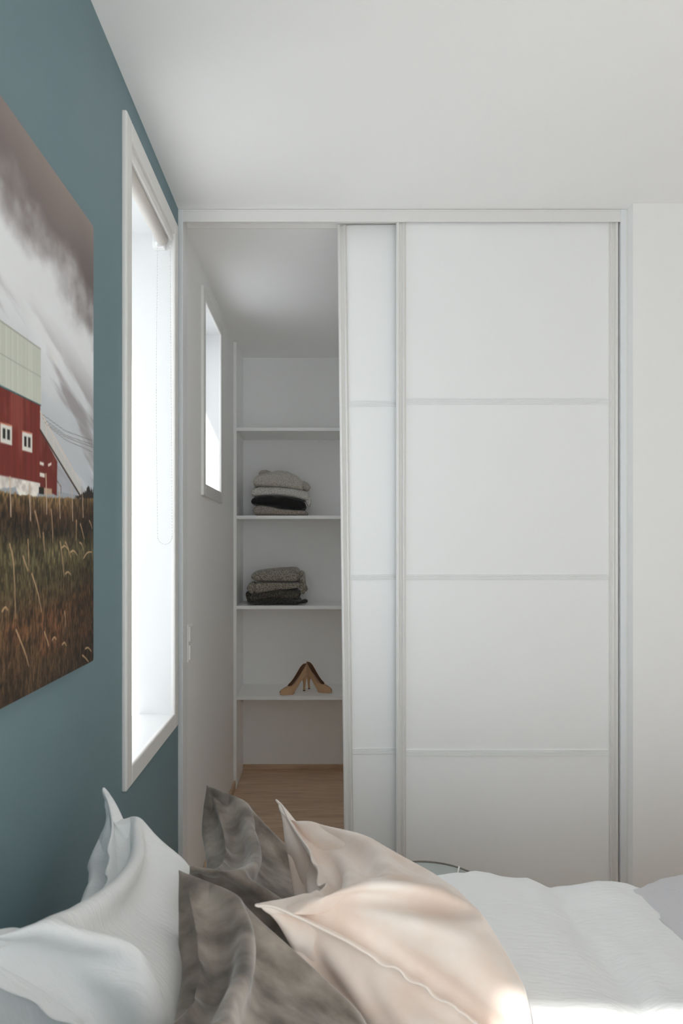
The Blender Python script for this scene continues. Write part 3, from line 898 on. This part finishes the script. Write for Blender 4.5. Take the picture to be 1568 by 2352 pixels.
def make_cushion(name, sim, near_ear, far_ear, lean, label, cat, m, group=None, flange_mat=None, twist=0.0, bend=0.0):
    """near_ear / far_ear: world points of the two upper corners; lean: world direction from bottom edge to top edge"""
    P, weld, bd = sim
    ny, nx = weld.shape
    A, B = Vector(far_ear), Vector(near_ear)
    ex = (A - B).normalized()
    ey = Vector(lean); ey = (ey - ex * ey.dot(ex)).normalized()
    ez = ex.cross(ey)
    ears = 0.5 * (P[0, -1, 0] + P[0, -1, -1])
    R_ = np.array([ex, ey, ez])
    mid = np.array((A + B) / 2)
    Lc = P - ears
    if twist or bend:                             # a limp pillow curls down towards its lower edge
        th = twist * np.clip(Lc[..., 0] / (0.5 * np.ptp(P[..., 0])), -1, 1) + bend * sstep(0.42, 1.05, -Lc[..., 1] / np.ptp(P[..., 1]))
        yl, zl = Lc[..., 1].copy(), Lc[..., 2].copy()
        Lc[..., 1] = yl * np.cos(th) - zl * np.sin(th); Lc[..., 2] = yl * np.sin(th) + zl * np.cos(th)
    W = Lc @ R_ + mid
    # vertices: front sheet all, back sheet only the unsewn ones
    idx0 = np.arange(nx * ny).reshape(ny, nx)
    idx1 = idx0.copy(); free = ~weld
    idx1[free] = nx * ny + np.arange(free.sum())
    co = np.concatenate([W[0].reshape(-1, 3), W[1][free]])
    def quads(ix): return np.stack([ix[:-1, :-1], ix[:-1, 1:], ix[1:, 1:], ix[1:, :-1]], -1).reshape(-1, 4)
    wq = weld[:-1, :-1] & weld[:-1, 1:] & weld[1:, 1:] & weld[1:, :-1]
    wq = wq.ravel()
    q0 = quads(idx0); q1 = quads(idx1)[:, ::-1]
    cover = np.concatenate([q0[~wq], q1[~wq]])
    def build(nm, faces, mm, parent=None):
        used = np.unique(faces); remap = np.full(len(co), -1); remap[used] = np.arange(len(used))
        o = pydata(nm, co[used], remap[faces], mm, parent, True)
        return o
    if flange_mat is not None and wq.any():
        root = empty(name, tuple(W[0].reshape(-1, 3).mean(0)[:2]) + (float(co[:, 2].min()),))
        c = build('cover', cover, m, root)
        mid_ = (0.5 * (W[0] + W[1])).reshape(-1, 3)
        anyw = (weld[:-1, :-1] | weld[:-1, 1:] | weld[1:, 1:] | weld[1:, :-1]).ravel()
        fq = q0[anyw]; used = np.unique(fq); rm = np.full(nx * ny, -1); rm[used] = np.arange(len(used))
        f = pydata('flange', mid_[used], rm[fq], flange_mat, root, True)
        so = f.modifiers.new('thickness', 'SOLIDIFY'); so.thickness = 0.005; so.offset = 0
        sb = f.modifiers.new('smooth', 'SUBSURF'); sb.levels = sb.render_levels = 1
    else:
        root = c = build(name, cover, m)
    sb = c.modifiers.new('smooth', 'SUBSURF'); sb.levels = sb.render_levels = 1
    tag(root, label, cat, group)
    return root

def pt(px, py, d):               # a point at distance d seen at (px, py) in the photograph
    s = F / d
    return ((px - PPX) / s, d, EYE - (py - PPY) / s)

pk = sim_cushion(0.55, 0.56, 74, 0.53, flange=3, chop=0.11, chop_r=0.012, seed=1, sag=0.12, pinch=3.0)
pink_c = make_cushion('throw_cushion', pk, pt(588, 2050, 1.0), pt(628, 1848, 1.373), (-0.79, 0, 0.61),
             'blush pink velvet cushion with a flat stitched edge, dented at the top', 'cushion', M['velvet_pink'], flange_mat=M['flange_pink'], twist=0.14)
g1 = sim_cushion(0.46, 0.43, 64, 0.54, flange=1, chop=0.09, chop_r=0.010, seed=2, sag=0.08, pinch=2.5)
grey_a = make_cushion('throw_cushion', g1, pt(435, 1972, 1.14), pt(470, 1805, 1.48), (-0.58, 0, 0.81),
             'grey velvet cushion closest to the open wardrobe, between white pillow and pink cushion', 'cushion', M['velvet_grey'])
g2 = sim_cushion(0.46, 0.43, 64, 0.54, flange=1, chop=0.09, chop_r=0.010, seed=11, sag=0.08, pinch=2.5)
grey_b = make_cushion('throw_cushion', g2, pt(275, 2310, 0.70), pt(395, 2020, 1.0), (-0.66, 0, 0.75),
             'grey velvet cushion farther from the wardrobe, tucked under the stitched edge of the pink cushion', 'cushion', M['velvet_grey'])
wp = sim_cushion(0.66, 0.46, 78, 0.44, flange=3, chop=0.10, chop_r=0.02, seed=7, chop_x=0.02, sag=0.15, pinch=1.5)
pil_a = make_cushion('bed_pillow', wp, (-0.43, 0.74, 0.90), (-0.41, 1.265, 0.86), (-0.72, 0, 0.69),
             'white cotton pillow with a flat hem leaning on the blue wall under the window', 'pillow', M['cotton'], flange_mat=M['cotton'], twist=0.17, bend=0.6)
pil_b = make_cushion('bed_pillow', wp, (-0.42, 0.13, 0.905), (-0.41, 0.655, 0.895), (-0.86, 0, 0.51),
             'second white cotton pillow, the one on the bed farther from the window', 'pillow', M['cotton'], flange_mat=M['cotton'], bend=0.75)
for o in (pink_c, grey_a, grey_b, pil_a, pil_b): settle(o)
push_out(grey_a, pink_c, (-1, 0, 0)); push_out(grey_b, pink_c, (-1, 0, 0)); push_out(grey_a, grey_b, (-0.3, 1, 0))
push_out(pil_a, grey_a, (-1, 0, 0)); push_out(pil_a, grey_b, (-1, 0, 0)); push_out(pil_b, grey_b, (-1, 0, 0)); push_out(pil_b, pil_a, (0, -1, 0))
for o in (grey_a, grey_b, pil_a, pil_b): settle(o)

# ------------------------------------------------------------------ folded knitwear
def folded(name, xs, zb, zt, y0, depth, m, parent=None, amp=0.003, nx=64, nr=36, seed=0, endpow=14, flat=0.5, tail=0.0):
    xs, zb, zt = map(np.array, (xs, zb, zt))
    X = np.linspace(xs[0], xs[-1], nx)
    B = np.interp(X, xs, zb); Tt = np.interp(X, xs, zt)
    ker = np.array([1, 2, 3, 2, 1]) / 9.0
    B = np.convolve(np.pad(B, 2, 'edge'), ker, 'valid'); Tt = np.convolve(np.pad(Tt, 2, 'edge'), ker, 'valid')
    V, Fc = [], []
    for i in range(nx):
        t = 2 * i / (nx - 1) - 1
        e = max(1 - abs(t) ** endpow, 0.0) ** 0.5
        e = max(e, 0.02)
        zc, hh = (B[i] + Tt[i]) / 2, (Tt[i] - B[i]) / 2
        for k in range(nr):
            a = 2 * math.pi * k / nr
            ca, sa = math.cos(a), math.sin(a)
            yv = y0 + depth / 2 + depth / 2 * math.copysign(abs(ca) ** 0.45, ca) * (0.80 + 0.20 * e)
            zv = zc + hh * e * math.copysign(abs(sa) ** flat, sa)
            p = Vector((X[i], yv, zv))
            q = p * 16 + Vector((seed * 7.3, seed * 3.1, 0))
            f = Vector((mnoise.noise(q), mnoise.noise(q + Vector((31, 0, 0))), mnoise.noise(q + Vector((0, 47, 0)))))
            g = mnoise.noise(p * 60 + Vector((seed, 0, 0)))
            p = p + f * amp + Vector((0, 0, g * amp * 0.35))
            p.z = max(p.z, zb.min())
            V.append(p)
    for i in range(nx - 1):
        for k in range(nr):
            Fc.append((i * nr + k, i * nr + (k + 1) % nr, (i + 1) * nr + (k + 1) % nr, (i + 1) * nr + k))
    Fc.append(tuple(range(nr))); Fc.append(tuple(range((nx - 1) * nr, nx * nr))[::-1])
    return pydata(name, V, Fc, m, parent, True)

def knit(name, c1, c2, scale=190):
    return mat(name, c1, 0.95, sheen=0.25, var=(scale, c2, 2, None, (0.40, 0.60)), bump=(scale * 0.8, 0.7, 0.003))
K = {'oat': knit('knit_oatmeal', (0.40, 0.37, 0.33), (0.58, 0.55, 0.50)), 'pale': knit('knit_pale_grey', (0.44, 0.42, 0.39), (0.66, 0.645, 0.61)),
     'black': knit('knit_black', (0.004, 0.004, 0.004), (0.009, 0.009, 0.009)), 'taupe': knit('knit_taupe', (0.22, 0.18, 0.15), (0.40, 0.35, 0.31)),
     'stone': knit('knit_stone', (0.17, 0.15, 0.125), (0.40, 0.37, 0.32), 150), 'stone2': knit('knit_stone_rib', (0.14, 0.125, 0.10), (0.38, 0.345, 0.29), 150),
     'char': knit('knit_charcoal_brown', (0.035, 0.031, 0.026), (0.12, 0.108, 0.09), 150), 'char2': knit('knit_charcoal', (0.022, 0.022, 0.02), (0.07, 0.068, 0.06), 150)}

SD = 3.70                        # front of the stacks on the shelves
def sx(px, d=SD): return (px - PPX) * d / F
def sz(py, d=SD): return EYE - (py - PPY) * d / F
def sweater(label, m, xs_px, bot_px, top_px, seed, y0=SD, depth=0.25, sleeves=(), amp=0.003, group=None, **kw):
    root = empty('folded_sweater', (sx(sum(xs_px) / len(xs_px)), y0 + depth / 2, sz(max(bot_px))))
    tag(root, label, 'sweater', group)
    folded('body', [sx(p, y0) for p in xs_px], [sz(p, y0) for p in bot_px], [sz(p, y0) for p in top_px], y0, depth, m, root, amp=amp, seed=seed, **kw)
    for (xp, bp, tp, yo, dep) in sleeves:
        folded('sleeve', [sx(p, y0 + yo) for p in xp], [sz(p, y0 + yo) for p in bp], [sz(p, y0 + yo) for p in tp], y0 + yo, dep, m, root, amp=amp, seed=seed + 50, nx=26, nr=20, endpow=5)
    return root
F2 = 1184.6; F3 = 1389.9
dz2 = sz(F2) - SHELF[1]; dz3 = sz(F3) - SHELF[2]
PILE = []
PILE.append(sweater('taupe flecked knit sweater at the bottom of the pale pile', K['taupe'], [579, 600, 625, 650, 680, 707], [1184.6] * 6, [1160, 1159, 1163, 1169, 1170, 1172], 1, depth=0.24))
PILE.append(sweater('black knit sweater folded between two paler ones', K['black'], [575, 590, 620, 650, 680, 702], [1160, 1161, 1163, 1168, 1172, 1173], [1142, 1138, 1136.5, 1139, 1143, 1150], 2, depth=0.24, endpow=14))
PILE.append(sweater('pale grey knit sweater lying directly on the black one', K['pale'], [575, 595, 630, 660, 690, 711], [1141, 1139, 1138, 1141, 1146, 1152], [1122, 1116, 1117, 1119, 1124, 1131], 3, depth=0.245,
        sleeves=[([700, 705, 710, 714], [1150, 1160, 1164, 1158], [1126, 1130, 1136, 1142], 0.02, 0.1)]))
PILE.append(sweater('oatmeal knit sweater humped on top of the pale pile', K['oat'], [580, 592, 610, 635, 660, 680, 697], [1119, 1117, 1118, 1120, 1122, 1126, 1130], [1094, 1089, 1083, 1078, 1080, 1090, 1102], 4, depth=0.24, endpow=14,
        sleeves=[([693, 700, 708, 713], [1122, 1126, 1127, 1122], [1102, 1105, 1109, 1113], 0.05, 0.09), ([592, 600, 612, 626], [1092, 1092, 1090, 1088], [1083, 1079, 1078.5, 1083], 0.14, 0.08)]))
PILE.append(sweater('charcoal knit sweater at the bottom of the dark pile', K['char2'], [572, 590, 610, 635, 660, 690], [1389.9] * 6, [1378, 1376, 1374, 1372, 1375, 1380], 5, depth=0.26,
        sleeves=[([684, 692, 700, 706], [1387, 1387, 1386, 1385], [1382, 1379, 1376, 1377], 0.0, 0.06)]))
PILE.append(sweater('dark brown-grey knit sweater lying on the charcoal one', K['char'], [573, 585, 610, 635, 665, 688], [1382, 1381, 1379, 1376, 1378, 1382], [1366, 1362, 1359, 1354, 1353, 1358], 6, depth=0.25,
        sleeves=[([563, 567, 571, 575], [1372, 1385, 1387, 1384], [1360, 1360, 1363, 1366], 0.03, 0.12)]))
PILE.append(sweater('stone grey ribbed knit sweater second from the top of the dark pile', K['stone2'], [582, 600, 625, 650, 675, 690], [1366, 1364, 1360, 1356, 1354, 1352], [1336, 1335.5, 1337, 1338, 1338, 1338], 7, depth=0.24, endpow=16,
        sleeves=[([566, 572, 578, 586], [1356, 1364, 1366, 1362], [1348, 1340, 1337, 1337], 0.01, 0.1), ([687, 691, 695, 698], [1362, 1366, 1366, 1360], [1338, 1340, 1343, 1348], 0.01, 0.1)]))
PILE.append(sweater('stone grey knit sweater folded on top of the dark pile', K['stone'], [575, 590, 615, 645, 670, 688], [1333, 1337, 1337, 1338, 1339, 1338], [1318, 1311, 1308, 1305, 1304, 1306], 8, depth=0.25, endpow=14,
        sleeves=[([686, 692, 698, 702], [1338, 1360, 1368, 1362], [1312, 1311, 1315, 1330], 0.03, 0.12), ([693, 698, 703, 707], [1350, 1360, 1359, 1356], [1335, 1336, 1344, 1352], 0.10, 0.06)]))
for pile in (PILE[:4], PILE[4:]):
    for lower, upper in zip(pile[:-1], pile[1:]):
        push_out(upper, lower, (0, 0, 1), keep=0.0008)

# ------------------------------------------------------------------ court shoes
M['shoe'] = mat('tan_suede', (0.56, 0.35, 0.20), 0.6, sheen=0.2)
M['lining'] = mat('shoe_lining_brown', (0.20, 0.11, 0.065), 0.6)
M['insole'] = mat('shoe_insole', (0.52, 0.36, 0.27), 0.5)
M['heel_tip'] = mat('heel_tip_dark', (0.03, 0.025, 0.02), 0.5)
def shoe(label, toe, heel_dir, L=0.178, group='pair of tan court shoes'):
    """toe: world point of the toe on the shelf; heel_dir: unit direction in plan from toe to heel"""
    hd = Vector((heel_dir[0], heel_dir[1], 0)).normalized(); sd = Vector((-hd.y, hd.x, 0))
    root = empty('court_shoe', tuple(toe)); tag(root, label, 'shoe', group)
    base = Vector(toe)
    def W(x, y_, z): return base + hd * x + sd * y_ + Vector((0, 0, z))
    # along the shoe, t 0 toe .. 1 heel back : x, sole height, half width, top-line height over sole, opening angle
    ts = np.linspace(0, 1, 34)
    kx = lambda t: t * L
    zs = lambda t: 0.007 + 0.088 * float(sstep(0.30, 0.98, np.array(t))) + 0.004 * max(0, 0.12 - t) / 0.12
    def hw(t):
        f = np.interp(t, [0, 0.06, 0.16, 0.32, 0.5, 0.7, 0.86, 0.95, 1.0], [0.0035, 0.016, 0.027, 0.0335, 0.027, 0.022, 0.0225, 0.016, 0.004])
        return float(f)
    def hh(t):
        return float(np.interp(t, [0, 0.08, 0.2, 0.36, 0.45, 0.6, 0.8, 0.95, 1.0], [0.012, 0.020, 0.028, 0.036, 0.034, 0.035, 0.044, 0.055, 0.056]))
    def op(t):
        return float(np.interp(t, [0, 0.30, 0.34, 0.42, 0.6, 1.0], [math.pi / 2, math.pi / 2, 1.15, 0.62, 0.5, 0.45]))
    nk = 9
    def wall(inset, name, m, hscale=1.0):
        V, Fc = [], []
        for t in ts:
            x, z0, w_, h_, o_ = kx(t), zs(t), max(hw(t) - inset, 0.001), hh(t), op(t)
            closed = o_ > 1.56
            for side in (1, -1):
                for k in range(nk):
                    f = k / (nk - 1)
                    if closed:
                        a = f * math.pi / 2
                        yv, zv = w_ * math.cos(a) ** 0.8, (h_ - inset) * math.sin(a) ** 0.9
                    else:
                        # wall climbs to the top line, leaning inwards a little
                        blend = (o_ - 0.45) / (math.pi / 2 - 0.45)
                        a = f * math.pi / 2
                        ya, za = w_ * math.cos(a) ** 0.8, h_ * math.sin(a) ** 0.9
                        yb, zb = w_ * (1 - 0.18 * f - 0.0 * f), h_ * f * hscale
                        b_ = max(0, min(1, blend)) ** 1.3
                        yv = ya * b_ * (1 if b_ < 1 else 1) + yb * (1 - b_); zv = za * b_ + zb * (1 - b_)
                    V.append(W(x, side * yv, z0 + zv))
        row = 2 * nk
        for i in range(len(ts) - 1):
            for s in (0, 1):
                for k in range(nk - 1):
                    a = i * row + s * nk + k
                    q = (a, a + 1, a + row + 1, a + row)
                    Fc.append(q if s else q[::-1])
            if op(ts[i + 1]) > 1.56:
                a, b = i * row + nk - 1, i * row + 2 * nk - 1
                Fc.append((a, b, b + row, a + row))
        # close the back
        i = len(ts) - 1
        for k in range(nk - 1):
            a, b = i * row + k, i * row + nk + k
            Fc.append((a, b, b + 1, a + 1))
        return pydata(name, V, Fc, m, root, True)
    up = wall(0.0, 'upper', M['shoe'])
    wall(0.0016, 'lining', M['lining'], 0.985)
    # insole and sole
    def bed_(name, inset, dz0, dz1, m, t0=0.0, t1=1.0):
        V, Fc = [], []
        tt = np.linspace(t0, t1, 30)
        for t in tt:
            w_ = max(hw(t) - inset, 0.0008)
            for (yv, zv) in ((-w_, dz0), (w_, dz0), (w_, dz1), (-w_, dz1)):
                V.append(W(kx(t), yv, max(zs(t) + zv, 0.0)))
        for i in range(len(tt) - 1):
            for k in range(4):
                Fc.append((i * 4 + k, i * 4 + (k + 1) % 4, i * 4 + 4 + (k + 1) % 4, i * 4 + 4 + k))
        Fc.append((3, 2, 1, 0)); n_ = 4 * (len(tt) - 1); Fc.append((n_, n_ + 1, n_ + 2, n_ + 3))
        pydata(name, V, Fc, m, root)
    bed_('insole', 0.002, 0.0, 0.003, M['insole'], 0.03, 0.99)
    bed_('sole', -0.0008, -0.0075, 0.001, M['shoe'], 0.0, 0.42)
    bed_('shank', 0.0015, -0.003, 0.001, M['shoe'], 0.40, 1.0)
    # heel
    V, Fc = [], []
    lv = [(0.0, 0.905, 0.0058, 0.0060), (0.25, 0.915, 0.0062, 0.0066), (0.5, 0.92, 0.0078, 0.0085), (0.72, 0.915, 0.0115, 0.0135), (0.9, 0.90, 0.0165, 0.0190), (1.0, 0.885, 0.020, 0.0240)]
    ztop = zs(0.9) - 0.001
    for f, tc_, wy, wx in lv:
        for k in range(14):
            a = 2 * math.pi * k / 14
            xx = kx(tc_) + wx * math.cos(a)
            zz = 0.004 + f * (ztop - 0.004)
            if f > 0.85: zz = 0.004 + (zs(min(max(xx / L, 0), 1)) - 0.004) * f
            V.append(W(xx, wy * math.sin(a), zz))
    for i in range(len(lv) - 1):
        for k in range(14):
            Fc.append((i * 14 + k, i * 14 + (k + 1) % 14, i * 14 + 14 + (k + 1) % 14, i * 14 + 14 + k))
    hl = pydata('heel', V, Fc, M['shoe'], root, True)
    c = W(kx(0.905), 0, 0)
    lathe('heel_tip', [(0.0001, 0.0), (0.0060, 0.0), (0.0060, 0.0045), (0.0001, 0.0045)], M['heel_tip'], hl, tuple(c), 14)
    return root
zsh = SHELF[3] + 0.0003
def plan(px, d): return ((px - PPX) * d / F, d, zsh)
def shoe_from(label, toe_px, d_t, heel_px, d_h):
    a, b = Vector(plan(toe_px, d_t)), Vector(plan(heel_px, d_h))
    shoe(label, a, (b - a)[:2], L=(b - a).length / 0.905)
shoe_from('tan high-heeled court shoe standing closer to the front edge of the lowest shelf', 643, 3.695, 698, 3.80)
shoe_from('tan high-heeled court shoe standing further back on the lowest shelf', 761, 3.745, 709.5, 3.855)

# ------------------------------------------------------------------ tray table between bed and wardrobe
tb = empty('tray_table', (0.33, 1.88, 0)); tag(tb, 'round grey tray table with a thin dark rim between the bed and the wardrobe', 'side table')
TC, TR, TZ = (0.305, 1.875), 0.17, 0.333
lathe('tray', [(0.0005, TZ), (TR, TZ), (TR + 0.006, TZ + 0.028), (TR + 0.002, TZ + 0.028), (TR - 0.004, TZ + 0.005), (0.0005, TZ + 0.005)], M['tray'], tb, (*TC, 0), 64)
tube('rim', [(TC[0] + (TR + 0.004) * math.cos(2 * math.pi * k / 64), TC[1] + (TR + 0.004) * math.sin(2 * math.pi * k / 64), TZ + 0.029) for k in range(64)], 0.0027, M['rim'], tb, 8, closed=True)
for k in range(3):
    a = 0.7 + 2 * math.pi * k / 3
    tube('leg', [(TC[0] + 0.15 * math.cos(a), TC[1] + 0.15 * math.sin(a), TZ), (TC[0] + 0.18 * math.cos(a), TC[1] + 0.18 * math.sin(a), 0.0)], 0.008, M['rim'], tb, 10)
a = 0.88
tube('handle_tab', [(TC[0] + (TR - 0.012) * math.cos(a), TC[1] + (TR - 0.012) * math.sin(a), TZ + 0.004), (TC[0] + (TR + 0.004) * math.cos(a), TC[1] + (TR + 0.004) * math.sin(a), TZ + 0.034)], 0.003, M['plastic_white'], tb, 8)

# ------------------------------------------------------------------ throw at the foot of the bed
o = folded('folded_throw', [0.715, 0.775, 0.865, 0.965, 1.11, 1.30], [0.505, 0.50, 0.495, 0.50, 0.50, 0.50], [0.535, 0.555, 0.575, 0.592, 0.60, 0.58], 1.34, 0.24, M['throw'], None, amp=0.009, seed=3, endpow=3)
tag(o, 'lavender-grey wool throw crumpled on the white duvet', 'blanket')
settle(o)
